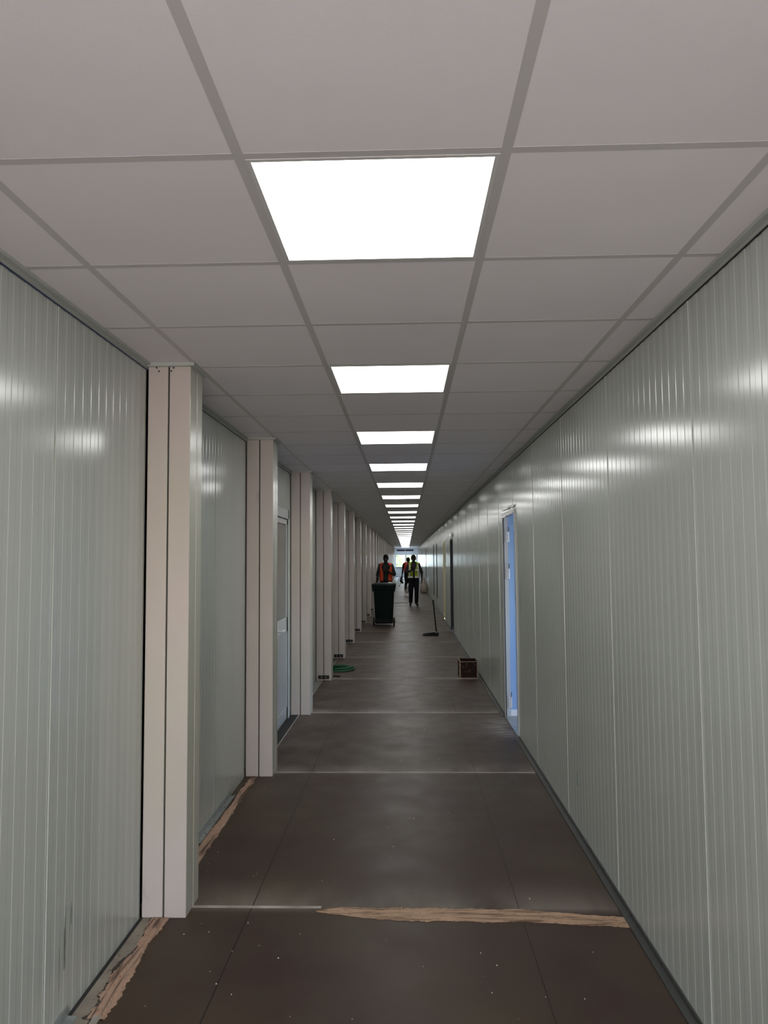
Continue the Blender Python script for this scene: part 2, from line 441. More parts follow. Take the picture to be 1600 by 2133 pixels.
# torn plywood beside the left wall
ragged(None, 2.60, 3.316, 80, lambda t: -1.128 + .012 * math.sin(11 * t) + .006 * math.sin(23 * t), lambda t: -1.09, .004, 'glue', 'dark_residue', 15, 'y', .0038, 0)
ragged(None, 2.60, 3.318, 100, lambda t: -1.118 + .011 * math.sin(11 * t + .3), lambda t: -1.060 + .012 * math.sin(6 * t + .5), .0045, 'raw_wood_y', 'exposed_plywood', 5, 'y', .005, 0)
ragged(None, 3.52, 5.44, 120, lambda t: -1.158 + .022 * t, lambda t: -1.088 - .006 * t, .004, 'raw_wood_y', 'exposed_plywood', 9, 'y', .0045, 0)
# old dusty board and dark gap of the first bay
b = MB(); b.box(-1.178, -1.10, Y_NEAR, 3.318, -.001, .0022); b.build('dusty_board', 'old_board', floor)
b = MB(); b.box(XL + .001, -1.172, Y_NEAR, 3.318, -.001, .003); b.build('wall_gap', 'gap', floor)
b = MB(); b.box(-1.092, -1.066, 2.2, 2.62, -.001, .0055); b.build('seam_strip', 'steel_strip', floor)
# light steel edge strip and the lower strip between it and the left wall, bay by bay
for i, ys in enumerate(SEAMS[5:]):
    y0, y1 = ys + .085, ys + P - .112
    if y1 > Y_END: break
    b = MB(); b.box(-1.103, -1.094, y0, y1, -.001, .003); b.build('edge_strip', 'steel_strip', floor)
    b = MB(); b.box(XL + .001, -1.103, y0, y1, -.001, .0015)
    b.build('side_strip', ['dark_angle', 'light_strip', 'dark_angle', 'dark_angle'][i % 4] if i else 'gap', floor)

# ------------------------------------------------------------------ ceiling
cb = MB(); cb.box(XL - .10, XR + .02, Y_NEAR, Y_END, CEIL + .0, CEIL + .12)
ceiling = structure(cb.build('ceiling', 'tile'), 'white suspended ceiling of square tiles')
X1 = -.3687; T0 = 1.5933
g = MB(); zr0, zr1 = CEIL - .0009, CEIL + .001
for k in (-1, 0, 1, 2):
    xc = X1 + .6 * k
    g.box(xc - .012, xc + .012, Y_NEAR, Y_END, zr0, zr1)
k = -11
while T0 + .6 * k < Y_END:
    y = T0 + .6 * k
    if y > Y_NEAR: g.box(XL, XR, y - .012, y + .012, zr0 + .0002, zr1)
    k += 1
g.build('ceiling_grid', 'rail', ceiling)
# wall angles
g = MB(); g.box(XR - .024, XR, Y_NEAR, Y_END, CEIL - .012, CEIL); g.box(XR - .004, XR + .002, Y_NEAR, Y_END, CEIL - .026, CEIL - .010)
structure(g.build('trim_1', 'trim'), 'metal wall angle along the right edge of the ceiling')
g = MB(); g.box(XL, XL + .024, Y_NEAR, Y_END, CEIL - .012, CEIL); g.box(XL - .002, XL + .004, Y_NEAR, Y_END, CEIL - .026, CEIL - .010)
t2 = structure(g.build('trim_2', 'trim'), 'metal wall angle along the left edge of the ceiling')
g = MB(); g.box(XL - .002, XL + .0055, Y_NEAR, Y_END, CEIL - .030, CEIL - .0262); g.build('film_shadow_edge', 'film', t2)
g = MB(); g.box(XR - .0045, XR + .002, Y_NEAR, Y_END, CEIL - .030, CEIL - .0262); g.build('film_shadow_edge', 'gap', bpy.data.objects['trim_1'])  # right-hand strip: dark colour standing in for the shadow gap

# ------------------------------------------------------------------ ribbed panel walls
def rib_profile(y0, y1, joint0, recesses=()):
    """list of (y, depth) along the wall; 15 shallow ribs per 1.0535 m panel"""
    W = P / 2; p = W / 15; pts = []
    k0 = math.floor((y0 - joint0) / W) - 1; j = joint0 + k0 * W
    while j < y1 + W:
        pts += [(j - .006, 0), (j - .0055, .014), (j + .001, .014), (j + .003, -.0016), (j + .012, -.0016), (j + .013, 0)]
        for i in range(15):
            a = j + i * p
            if i == 0:
                pts += [(a + .036, 0), (a + .040, .0010), (a + p - .004, .0010), (a + p, 0)]
            elif i == 14:
                pts += [(a + .034, 0), (a + .038, .0010), (a + p - .010, .0010), (a + p - .007, 0)]
            else:
                pts += [(a + .034, 0), (a + .038, .0010), (a + p - .004, .0010), (a + p, 0)]
        j += W
    pts = [q for q in pts if y0 < q[0] < y1]
    for (a, b_) in recesses:
        pts = [q for q in pts if not (a - .002 <= q[0] <= b_ + .002)]
        pts += [(a, 0), (a + .0004, .045), (b_ - .0004, .045), (b_, 0)]
    pts.sort()
    return [(y0, 0)] + pts + [(y1, 0)]

def ribbed_wall(name, mat_, X, sgn, y0, y1, joint0, openings=(), recesses=(), ztop=CEIL, thick=.045):
    """sgn +1: wall body lies at larger x. openings: (ya, yb, zlo, zhi)"""
    prof = rib_profile(y0, y1, joint0, recesses)
    ys = set()
    for o in openings: ys |= {o[0], o[1]}
    for yb in ys:
        prof = [q for q in prof if abs(q[0] - yb) > .004] + [(yb, 0)]
    prof.sort()
    b = MB()
    for (ya, da), (yb, db) in zip(prof, prof[1:]):
        ym = (ya + yb) / 2; spans = [(0, ztop)]
        for o in openings:
            if o[0] < ym < o[1]:
                spans = [(0, o[2])] if o[2] > .001 else []
                spans.append((o[3], ztop))
        for z0, z1 in spans:
            b.quad([(X + sgn * da, ya, z0), (X + sgn * db, yb, z0), (X + sgn * db, yb, z1), (X + sgn * da, ya, z1)])
    # plain back sheet
    cuts = sorted([y0, y1] + list(ys))
    for ya, yb in zip(cuts, cuts[1:]):
        ym = (ya + yb) / 2; spans = [(0, ztop)]
        for o in openings:
            if o[0] < ym < o[1]:
                spans = [(0, o[2])] if o[2] > .001 else []
                spans.append((o[3], ztop))
        for z0, z1 in spans:
            xb = X + sgn * thick
            b.quad([(xb, ya, z0), (xb, yb, z0), (xb, yb, z1), (xb, ya, z1)])
    return structure(b.build(name, mat_, keep_normals=True))

D1 = (6.585, 7.43, 0, 1.995)
D2 = (15.50, 16.45, 0, 1.985)
D3 = (18.75, 19.55, 0, 1.99)
SL = [(23.45, 24.0, .30, 2.03), (26.1, 26.65, .27, 2.05)]
DF = [(36.5, 37.3, 0, 1.99), (45.6, 46.4, 0, 2.0), (54.0, 54.8, 0, 2.0)]
wr = ribbed_wall('wall_right', 'wall', XR, 1, Y_NEAR, Y_END, 3.56, [D1, D2, D3] + SL + DF)
wr['label'] = 'pale grey-green ribbed sandwich panel wall on the right'
LD = (6.56, 7.42, 0, 2.06)
COLS = [S0 + P * k for k in range(-4, 29) if S0 + P * k < Y_END - .2]
wlft = ribbed_wall('wall_left', 'wall', XL, -1, Y_NEAR, Y_END, 2.45, [LD], [(c - .117, c + .10) for c in COLS])
wlft['label'] = 'pale grey-green ribbed sandwich panel wall on the left'
# base angle along the right wall
g = MB()
for a, b_ in ((Y_NEAR, D1[0] - .02), (D1[1] + .02, D2[0] - .02), (D2[1] + .02, D3[0] - .02), (D3[1] + .02, Y_END)):
    g.box(XR - .040, XR - .001, a, b_, -.001, .007)
    g.box(XR - .008, XR - .001, a, b_, .004, .020)
structure(g.build('baseboard_right', 'dark_angle'), 'dark steel angle along the foot of the right wall')
for y in (2.66, 2.96, 3.35, 3.82, 4.55, 5.15):
    g = MB(); g.ell((XR - .007, y, .014), (.004, .006, .006), seg=8, rng_=6); g.build('screw', 'gap', bpy.data.objects['baseboard_right'])
# galvanised channel left lying at the wall foot
g = MB(); g.box(XL + .002, XL + .006, 4.16, 4.98, 0, .034); g.box(XL + .002, XL + .038, 4.16, 4.98, .0025, .006); g.box(XL + .034, XL + .038, 4.16, 4.98, .003, .016)
ch = tag(g.build('steel_channel', 'galv'), 'galvanised steel channel lying along the left wall foot between the first two columns', 'channel')
for y in (4.3, 4.5, 4.75):
    g = MB(); g.ell((XL + .022, y, .0062), (.004, .007, .001), seg=8, rng_=6); g.build('screw_hole', 'gap', ch)
g = MB(); g.box(XL + .002, XL + .006, 2.2, 2.615, 0, .038); g.box(XL + .002, XL + .04, 2.2, 2.615, .003, .006)
tag(g.build('steel_channel', 'galv'), 'short galvanised channel end at the wall foot in the bottom left corner', 'channel')

# ------------------------------------------------------------------ end walls
EW = MB()
def wall_y(mb, Y, d, x0, x1, holes, z1=CEIL):
    xs = sorted({x0, x1} | {v for h in holes for v in h[:2]}); zs = sorted({0, z1} | {v for h in holes for v in h[2:]})
    for a, b_ in zip(xs, xs[1:]):
        for c, d_ in zip(zs, zs[1:]):
            if any(h[0] - 1e-6 <= a and b_ <= h[1] + 1e-6 and h[2] - 1e-6 <= c and d_ <= h[3] + 1e-6 for h in holes): continue
            mb.box(a, b_, Y, Y + d, c, d_)
WN = (-.93, .86, .80, 1.90)
VN = (-.81, .61, 2.17, 2.33)
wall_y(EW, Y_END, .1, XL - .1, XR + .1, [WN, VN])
structure(EW.build('wall_far', 'end_wall'), 'white end wall at the far end of the corridor, bluish daylight tint in its colour')
g = MB()   # mullions and frame
for a, b_ in ((WN[0], WN[0] + .05), (-.115, .02), (WN[1] - .05, WN[1])): g.box(a, b_, Y_END - .02, Y_END + .07, WN[2] + .05, WN[3] - .05)
g.box(WN[0], WN[1], Y_END - .02, Y_END + .07, WN[3] - .05, WN[3]); g.box(WN[0], WN[1], Y_END - .02, Y_END + .07, WN[2], WN[2] + .05)
w1 = structure(g.build('window_1', 'white_frame'), 'white two-pane window in the far end wall with trees outside')
g = MB(); g.box(WN[0] + .05, -.115, Y_END + .02, Y_END + .03, WN[2] + .05, WN[3] - .05); g.build('pane', 'pane', w1)
g = MB(); g.box(.02, WN[1] - .05, Y_END + .02, Y_END + .03, WN[2] + .05, WN[3] - .05); g.build('pane', 'pane', w1)
g = MB(); g.box(WN[0] - .03, WN[1] + .03, Y_END - .09, Y_END + .02, WN[2] - .035, WN[2]); g.build('window_sill', 'dark_angle', w1)
g = MB()
g.box(VN[0] - .04, VN[1] + .04, Y_END - .03, Y_END + .05, VN[3], VN[3] + .03); g.box(VN[0] - .04, VN[1] + .04, Y_END - .03, Y_END + .05, VN[2] - .03, VN[2])
for a in (VN[0] - .04, -.12, VN[1]): g.box(a, a + .04, Y_END - .03, Y_END + .05, VN[2], VN[3])
w2 = structure(g.build('window_2', 'white_frame'), 'narrow white framed ventilation slot above the end window')
g = MB(); g.box(VN[0], VN[1], Y_END + .03, Y_END + .06, VN[2], VN[3])
for k in range(4): g.box(VN[0], VN[1], Y_END + .0, Y_END + .02, VN[2] + .02 + .04 * k, VN[2] + .03 + .04 * k)
g.build('louvre', 'film', w2)
g = MB()
g.box(XL + .05, XR, Y_END - .04, Y_END, CEIL - .05, CEIL); g.box(XR - .06, XR - .01, Y_END - .04, Y_END, 0, CEIL - .05)
structure(g.build('trim_3', 'white_frame'), 'white frame around the far end wall')
# near end (behind the photographer): unseen glazed entrance added for the fill daylight
g = MB(); wall_y(g, Y_NEAR - .1, .1, XL - .1, XR + .1, [(-.95, .75, 0, 2.1)])
structure(g.build('wall_near', 'wall'), 'panel wall with the added entrance behind the viewpoint')
g = MB()
for a in (-.95, -.13, .69): g.box(a, a + .06, Y_NEAR - .08, Y_NEAR - .02, 0, 2.1)
g.box(-.95, .75, Y_NEAR - .08, Y_NEAR - .02, 2.04, 2.1); g.box(-.95, .75, Y_NEAR - .08, Y_NEAR - .02, 0, .12)
dn = structure(g.build('door_4', 'white_alu'), 'unseen glazed double door added behind the viewpoint for its daylight')
g = MB(); g.box(-.89, .69, Y_NEAR - .055, Y_NEAR - .045, .12, 2.04); g.build('pane', 'pane', dn)  # pane of the added unseen door

# ------------------------------------------------------------------ door frames on the right and the rooms behind
def door_frame(name, d, mat_, label, depth=.10, w=.045, sgn=1, X=XR, lip=.010):
    g = MB(); x0, x1 = sorted((X - sgn * lip, X + sgn * depth))
    g.box(x0, x1, d[0] - .012, d[0] + w - .012, d[2], d[3] + .012)
    g.box(x0, x1, d[1] - w + .012, d[1] + .012, d[2], d[3] + .012)
    g.box(x0, x1, d[0], d[1], d[3] - w + .012, d[3] + .012)
    if d[2] > .01: g.box(x0, x1, d[0], d[1], d[2] - .012, d[2] + w - .012)
    return structure(g.build(name, mat_), label)
f1 = door_frame('door_1', D1, 'white_alu', 'white metal frame of the open doorway with bluish daylight in the room behind', depth=.044, w=.034)
g = MB(); g.box(XR - .012, XR + .12, D1[0], D1[1], -.002, .010); g.build('threshold', 'galv', f1)
g = MB(); g.box(XR - .004, XR + .004, D1[1] - .030, D1[1] - .0215, .0, D1[3] - .03); g.build('seal', 'gap', f1)
for z in (.15, 1.41, 1.777):
    g = MB(); g.box(XR + .024, XR + .040, D1[1] - .036, D1[1] - .020, z - .05, z + .05)
    g.tube([(XR + .047, D1[1] - .036, z - .05), (XR + .047, D1[1] - .036, z + .05)], .007)
    h = g.build('hinge', 'white_frame', f1)
    for dz in (-.03, -.01, .012, .032):
        g = MB(); g.ell((XR + .032, D1[1] - .0365, z + dz), (.0035, .002, .0035), seg=8, rng_=6); g.build('screw', 'gap', h)
    g = MB(); g.box(XR + .045, XR + .051, D1[1] - .038, D1[1] - .032, z + .05, z + .10); g.build('hinge_pin', 'gap', h)
# side room shell
def room_shell(suffix, x0, x1, y0, y1, wallm, floorm, win=None, plinth=True, label='side room'):
    g = MB(); g.box(XR + .0005, x1, y0, y1, -.05, -.0005)
    structure(g.build('floor', floorm), 'floor of the ' + label)
    g = MB(); g.box(x0, x1, y0, y1, CEIL, CEIL + .05); structure(g.build('ceiling', 'tile'), 'ceiling of the ' + label)
    g = MB(); g.box(x0, x1, y0 - .06, y0, 0, CEIL); structure(g.build('wall_' + suffix + '_near', wallm), 'near wall of the ' + label)
    # far partition, ribbed
    g = MB(); n_ = 0; x = x0
    while x < x1 - .01:
        g.box(x, min(x + .034, x1), y1, y1 + .06, 0, CEIL); g.box(x + .034, min(x + .07, x1), y1 + .0018, y1 + .06, 0, CEIL); x += .07
    structure(g.build('wall_' + suffix + '_far', wallm), 'partition seen through the opening of the ' + label)
    g = MB()
    if win:
        ys_ = sorted({y0, y1, win[0], win[1]}); zs = sorted({0, CEIL, win[2], win[3]})
        for a, b_ in zip(ys_, ys_[1:]):
            for c, d_ in zip(zs, zs[1:]):
                if win[0] <= a and b_ <= win[1] and win[2] <= c and d_ <= win[3]: continue
                g.box(x1, x1 + .06, a, b_, c, d_)
    else: g.box(x1, x1 + .06, y0, y1, 0, CEIL)
    structure(g.build('wall_' + suffix + '_outer', wallm), 'outer wall of the ' + label)
    if plinth:
        g = MB(); g.box(x0, x1, y1 - .014, y1, 0, .068); structure(g.build('baseboard_' + suffix, 'plinth'), 'white baseboard of the ' + label)
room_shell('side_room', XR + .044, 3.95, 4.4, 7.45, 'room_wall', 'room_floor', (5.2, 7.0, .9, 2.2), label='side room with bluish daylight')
g = MB()
for a in (5.2, 6.07, 6.94): g.box(3.94, 4.0, a, a + .06, .9, 2.2)
g.box(3.94, 4.0, 5.2, 7.0, .9, .96); g.box(3.94, 4.0, 5.2, 7.0, 2.14, 2.2)
w3 = structure(g.build('window_3', 'white_frame'), 'window of the side room')
g = MB(); g.box(3.965, 3.972, 5.26, 6.94, .96, 2.14); g.build('pane', 'pane', w3)

f2 = door_frame('door_2', D2, 'frame_darkened', 'second doorway on the right, narrow and dark in perspective', depth=.1, lip=.003)
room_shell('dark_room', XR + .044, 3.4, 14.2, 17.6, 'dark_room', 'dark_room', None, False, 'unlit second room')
g = MB(); g.box(XR + .06, XR + .10, D2[1] - .06, D2[1] - .03, 0, 1.93); g.build('door_edge', 'white_alu', f2)
# third doorway: closed cream door with cream frame
g = MB(); g.box(XR + .03, XR + .07, D3[0] + .02, D3[1] - .02, 0.005, D3[3] - .02)
f3 = door_frame('door_3', D3, 'cream', 'cream door frame standing proud of the right wall', depth=.08, w=.06, lip=.004)
lf = g.build('leaf', 'cream', f3)
g = MB(); g.box(XR - .014, XR + .01, D3[0] + .00, D3[0] + .05, 0, D3[3]); g.build('architrave', 'cream', f3)
for i, s_ in enumerate(SL):
    door_frame('window_%d' % (4 + i), s_, 'gap', ['dark narrow opening in the right wall, nearer of two', 'dark narrow opening in the right wall, farther of two'][i], depth=.08, w=.02, lip=.001)  # frames blackened to carry the darkness of the unlit openings
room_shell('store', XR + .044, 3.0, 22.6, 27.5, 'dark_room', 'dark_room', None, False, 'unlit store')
for i, s_ in enumerate(DF):
    door_frame('door_%d' % (5 + i), s_, 'gap', ['dark distant doorway on the right, nearest of three', 'dark distant doorway on the right, middle of three', 'dark distant doorway on the right, farthest of three'][i], depth=.08, w=.03, lip=.001)  # black frame colour paints the shade of the distant doorway
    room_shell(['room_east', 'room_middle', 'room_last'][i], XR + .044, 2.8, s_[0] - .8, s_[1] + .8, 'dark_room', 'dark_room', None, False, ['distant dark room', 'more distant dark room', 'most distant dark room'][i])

# protective film torn around the frames
def crumple(name, pts, widths, seed, label, cat='film', mat_='film_white', thick=.0015, group=None):
    r = random.Random(seed); b = MB(); rows = []
    for (p, w) in zip(pts, widths):
        p = Vector(p)
        row = []
        for k in range(5):
            t = k / 4 - .5
            row.append(p + Vector((-abs(r.gauss(0, .003)) - .003, r.gauss(0, .002), w * t)))
        rows.append(row)
    b.rings(rows, False, False, closed=False)
    o = b.build(name, mat_, solid=thick, subsurf=1, smooth=True)
    return tag(o, label, cat, group)
n_ = 16
crumple('protective_film', [(XR - .006, 6.60 + .83 * i / n_, 2.040 - .005 * math.sin(i * .9)) for i in range(n_ + 1)],
        [.013 + .014 * (1 - i / n_) ** 2 + .005 * math.sin(i * 1.7) ** 2 for i in range(n_ + 1)], 3, 'crumpled white film strip stuck above the open doorway')
crumple('protective_film', [(XR - .012, 6.62 + .80 * i / n_, 1.975 - .004 * math.sin(i * 1.3)) for i in range(n_ + 1)],
        [.016 + .016 * (i / n_) for i in range(n_ + 1)], 4, 'torn white film hanging along the lintel of the open doorway')
crumple('protective_film', [(XR - .010, 6.585 + .006 * math.sin(i), 1.955 - .012 * i) for i in range(12)],
        [.02 + .014 * (i % 3 == 0) for i in range(12)], 8, 'beaded white film shred down the near jamb of the open doorway')
crumple('protective_film', [(XR - .012, 15.45 + 1.05 * i / 10, 2.06 + .01 * math.sin(i)) for i in range(11)],
        [.07 + .03 * math.sin(i * 2) for i in range(11)], 6, 'white film scrap above the second doorway on the right')
crumple('protective_film', [(XR - .014, 15.46 + .10 * i / 5, .14 - .016 * i) for i in range(6)],
        [.02, .04, .05, .045, .03, .015], 12, 'white film scrap at the foot of the second doorway')

# ------------------------------------------------------------------ glazed door in the left wall
g = MB(); x0, x1 = XL - .06, XL + .006
g.box(x0, x1, LD[0] - .01, LD[0] + .055, 0, LD[3]); g.box(x0, x1, LD[1] - .05, LD[1] + .01, 0, LD[3]); g.box(x0, x1, LD[0], LD[1], 1.972, LD[3])
dl = structure(g.build('door_8', 'white_alu'), 'white aluminium door with a tall grey glass pane in the left wall between the second and third columns')
ya, yb, yc_ = LD[0] + .062, LD[1] - .057, 0
g = MB(); xd0, xd1 = XL - .05, XL - .002
g.box(xd0, xd1, ya, ya + .07, .012, 1.962); g.box(xd0, xd1, yb - .045, yb, .012, 1.962)
g.box(xd0, xd1, ya, yb, 1.915, 1.962); g.box(xd0, xd1, ya, yb, .86, 1.0)
leaf = g.build('leaf', 'white_alu', dl, bevel=.002)
g = MB(); g.box(xd0 + .01, xd1 - .008, ya + .07, yb - .045, .12, .86); g.build('lower_panel', 'door_panel', leaf)
g = MB(); g.box(xd0, xd1, ya, yb, .012, .12); g.build('kick_rail', 'white_alu', leaf)
g = MB(); g.box(xd0 + .018, xd1 - .014, ya + .07, yb - .045, 1.0, 1.915); g.build('glass', 'glass_grey', leaf)
g = MB(); g.box(XL - .004, XL + .0015, yb + .000, yb + .012, 0, 1.97); g.box(XL - .004, XL - .001, ya, yb, 1.963, 1.970); g.build('seal', 'gap', dl)
g = MB(); g.box(XL - .002, XL + .004, ya + .14, ya + .175, .84, 1.0)
g.tube([(XL, ya + .158, .91), (XL + .045, ya + .158, .91), (XL + .05, ya + .19, .91), (XL + .05, ya + .27, .91)], .009)
g.build('handle', 'white_frame', leaf, smooth=False)
g = MB(); g.box(XL - .30, XL - .09, LD[0] - .05, LD[1] + .05, 0, 2.2); structure(g.build('wall_behind_door', 'dark_room'), 'dark space behind the glazed door')

# ------------------------------------------------------------------ columns of four container corner posts
words = ['nearest', 'second', 'third', 'fourth', 'fifth', 'sixth', 'seventh', 'eighth', 'ninth', 'tenth', 'eleventh', 'twelfth']
def build_column(plate, holes):
    """local origin: floor, centre of the seam; x measured from the left wall face"""
    o = bpy.data.objects.new('column', None); COL.objects.link(o)
    xa, xm, xb = XL + .007, -1.085, -.984
    Zt = CEIL - .004
    for (a, b_) in ((xa, xm - .0035), (xm + .0035, xb)):
        for (c, d_) in ((-.110, -.004), (.004, .088)):
            g = MB(); g.box(a, b_, c, d_, 0.0, Zt)
            po = g.build('corner_post', ['column', 'column_side'], o, bevel=.0035)
            for p in po.data.polygons:
                if abs(p.normal.x) > .9: p.material_index = 1
    g = MB(); g.box(xa + .01, xb - .012, -.096, .07, 0, Zt); g.build('joint_filler', 'gap', o)
    g = MB(); g.box(xb - .012, xb - .0008, -.0042, .0042, 0, Zt); g.build('side_sealant', 'light_gap', o)
    # wall angle pieces around the head
    g = MB(); g.box(xa, xb + .022, -.132, -.110, CEIL - .016, CEIL - .0); g.box(xb, xb + .022, -.110, .1, CEIL - .016, CEIL)
    g.build('head_trim', 'trim', o)
    if plate:
        g = MB(); g.box(xm - .072, xm + .072, -.119, -.109, .020, .066); pl = g.build('connector_plate', 'black_metal', o)
        for dx in (-.028, .030):
            g = MB(); g.tube([(xm + dx, -.124, .043), (xm + dx, -.118, .043)], .007); g.build('bolt', 'bolt', pl)
    if holes:
        for x, z in ((-1.142, 2.456), (-1.131, 2.440), (-1.063, 2.455), (-1.074, 2.440)):
            g = MB(); g.tube([(x, -.1108, z), (x, -.109, z)], .0042, 10); g.build('screw', 'gap', o)
    return o
protoA = build_column(False, True); protoB = build_column(True, False); protoC = build_column(False, False)
usedA = usedB = usedC = False
vis = 0
for c in COLS:
    if c < 3.0:
        continue
    vis += 1
    if vis == 1: o = protoA
    elif vis <= 3:
        o = protoC if not usedC else copy_tree(protoC); usedC = True
    else:
        o = protoB if not usedB else copy_tree(protoB); usedB = True
    o.location = (0, c, 0)
    if vis == 1: lab = 'nearest and tallest looking pale steel column at the left wall, with dark screw holes at its top'
    elif vis == 2: lab = 'second pale steel column from the front, just before the glazed door'
    elif vis == 3: lab = 'third pale steel column from the front, just behind the glazed door'
    elif vis == 4: lab = 'fourth pale steel column, the first with a black connector plate at its foot'
    elif vis == 5: lab = 'fifth pale steel column, its black foot plate just behind the green hose'
    elif vis <= 9: lab = words[vis - 1] + ' pale steel column from the front along the left wall'
    else: lab = 'distant pale steel column beyond the ninth, packed closely along the left wall'
    tag(o, lab, 'column', 'pale steel columns along the left wall')

# columns behind the camera position (same posts, not in view)
# ------------------------------------------------------------------ ceiling lights
g = MB(); W2 = .2876
zb = CEIL - .0085
for (a, b_, c, d_) in ((-W2, W2, -W2, -W2 + .011), (-W2, W2, W2 - .011, W2), (-W2, -W2 + .011, -W2 + .011, W2 - .011), (W2 - .011, W2, -W2 + .011, W2 - .011)):
    g.box(a, b_, c, d_, -.0022, -.0002)
lamp0 = bpy.data.objects.new('ceiling_light', None); COL.objects.link(lamp0)
g.build('frame', 'frame_light', lamp0)
g = MB(); W3 = W2 - .0108; g.box(-W3, W3, -W3, W3, -.0016, -.0003); g.build('diffuser', 'led', lamp0)
k = -1; first = True
while T0 + 1.8 * k + .6 < Y_END:
    o = lamp0 if first else copy_tree(lamp0); first = False
    o.location = (X1 + .3, T0 + 1.8 * k + .3, CEIL)
    if k >= 0:
        if k == 0: lab = 'nearest and largest glowing square ceiling panel'
        elif k < 9: lab = words[k] + ' glowing square ceiling panel from the front'
        else: lab = 'distant glowing ceiling panel beyond the ninth, merging into a thin white stripe'
        tag(o, lab, 'ceiling light', 'glowing panels in the ceiling')
    else:
        tag(o, 'glowing ceiling panel above the viewpoint, before the nearest one in view', 'ceiling light', 'glowing panels in the ceiling')
    k += 1

# ------------------------------------------------------------------ wheeled bin
def rrect(w, d, z, r=.03, cx=0, cy_=0, n=4):
    pts = []
    for (sx, sy__, a0) in ((1, 1, 0), (-1, 1, 90), (-1, -1, 180), (1, -1, 270)):
        for i in range(n + 1):
            a = math.radians(a0 + 90 * i / n)
            pts.append((cx + sx * (w / 2 - r) + r * math.cos(a), cy_ + sy__ * (d / 2 - r) + r * math.sin(a), z))
    return pts
bn = thing('wheeled_bin', (-.537, 17.62, 0), 'dark green two-wheeled rubbish bin standing on the corridor floor', 'rubbish bin')
g = MB(); g.rings([rrect(.40, .42, .05, cy_=-.02), rrect(.405, .43, .08, cy_=-.02), rrect(.485, .60, .90), rrect(.49, .61, .93)], True, True)
body = g.build('body', 'bin', bn, bevel=.004)
g = MB(); g.rings([rrect(.50, .62, .84), rrect(.545, .66, .85), rrect(.555, .67, .93), rrect(.53, .65, .94)], True, True)
g.build('rim', 'bin', bn, bevel=.003)
for s_ in (-1, 1):
    g = MB(); g.box(s_ * .240 - .028, s_ * .240 + .028, -.345, -.28, .80, .90); g.build('lifting_lug', 'bin', bn, bevel=.006)
g = MB(); g.rings([rrect(.565, .69, .94), rrect(.57, .70, .955), rrect(.53, .66, .975), rrect(.40, .50, .992)], True, True)
g.build('lid', 'bin', bn, bevel=.003)
g = MB(); g.tube([(-.2, -.365, .93), (-.2, -.40, .935), (.2, -.40, .935), (.2, -.365, .93)], .014); g.build('handle', 'bin', bn)
for s_ in (-1, 1):
    g = MB(); x = s_ * .235
    g.rings([[(x + dx, -.27 + r_ * math.cos(2 * math.pi * t / 28), .10 + r_ * math.sin(2 * math.pi * t / 28)) for t in range(28)] for dx, r_ in ((-.022, .055), (-.018, .10), (.018, .10), (.022, .055))])
    w = g.build('wheel', 'rubber', bn)
    g = MB(); g.tube([(x - .026, -.27, .10), (x + .026, -.27, .10)], .04, 16); g.build('hub', 'black_plastic', w)
g = MB(); g.tube([(-.24, -.27, .10), (.24, -.27, .10)], .012); g.build('axle', 'black_metal', bn)
g = MB(); g.box(-.19, .19, -.255, -.225, .055, .16); g.build('wheel_housing', 'bin', bn, bevel=.01)
def scrap(name, loc, r, seed, label, cat):
    rr = random.Random(seed); g = MB()
    bmesh.ops.create_icosphere(g.bm, subdivisions=2, radius=1)
    for v in g.bm.verts:
        f = 1 + rr.uniform(-.28, .28); v.co = Vector((v.co.x * r[0] * f, v.co.y * r[1] * f, max(v.co.z, -.8) * r[2] * f))
    g2 = g.build(name, 'paper'); g2.location = loc
    return tag(g2, label, cat)
scrap('paper_scrap', (-.40, 17.45, 1.0), (.045, .06, .014), 1, 'flat crumpled white paper lying on the green bin lid', 'paper')
scrap('paper_scrap', (-.285, 17.40, 1.0), (.028, .035, .02), 2, 'small white paper ball at the right corner of the green bin lid', 'paper')

# ------------------------------------------------------------------ dustpan, box, hose, bucket, sack, cable
dp = thing('long_handled_dustpan', (.52, 15.2, 0), 'black dustpan with an upright handle standing on the floor by the right wall', 'dustpan')
g = MB()
g.hexa([(-.20, -.10, 0), (.11, -.12, 0), (.11, .14, 0), (-.20, .12, 0)], [(-.20, -.10, .012), (.11, -.12, .012), (.11, .14, .012), (-.20, .12, .012)])
g.hexa([(-.20, -.10, .0), (.11, -.12, .0), (.11, -.112, .0), (-.20, -.092, .0)], [(-.20, -.10, .022), (.11, -.12, .055), (.11, -.112, .055), (-.20, -.092, .022)])
g.hexa([(-.20, .112, .0), (.11, .132, .0), (.11, .14, .0), (-.20, .12, .0)], [(-.20, .112, .022), (.11, .132, .055), (.11, .14, .055), (-.20, .12, .022)])
g.hexa([(.04, -.12, .0), (.115, -.12, .0), (.115, .14, .0), (.04, .14, .0)], [(.055, -.115, .055), (.115, -.115, .07), (.115, .135, .07), (.055, .135, .055)])
g.build('pan', 'black_plastic', dp, bevel=.003)
g = MB(); g.tube([(.075, 0, .08), (.045, 0, .40), (.02, .02, .69)], [.014, .012, .013], 10); g.build('handle', 'black_plastic', dp, smooth=False)
g = MB(); g.tube([(.022, .02, .65), (.018, .02, .715)], .018, 10); g.build('grip', 'rubber', dp)
g = MB(); g.tube([(.09, -.03, .09), (.075, 0, .115), (.09, .03, .09)], .008, 8); g.build('hinge_bracket', 'black_plastic', dp)

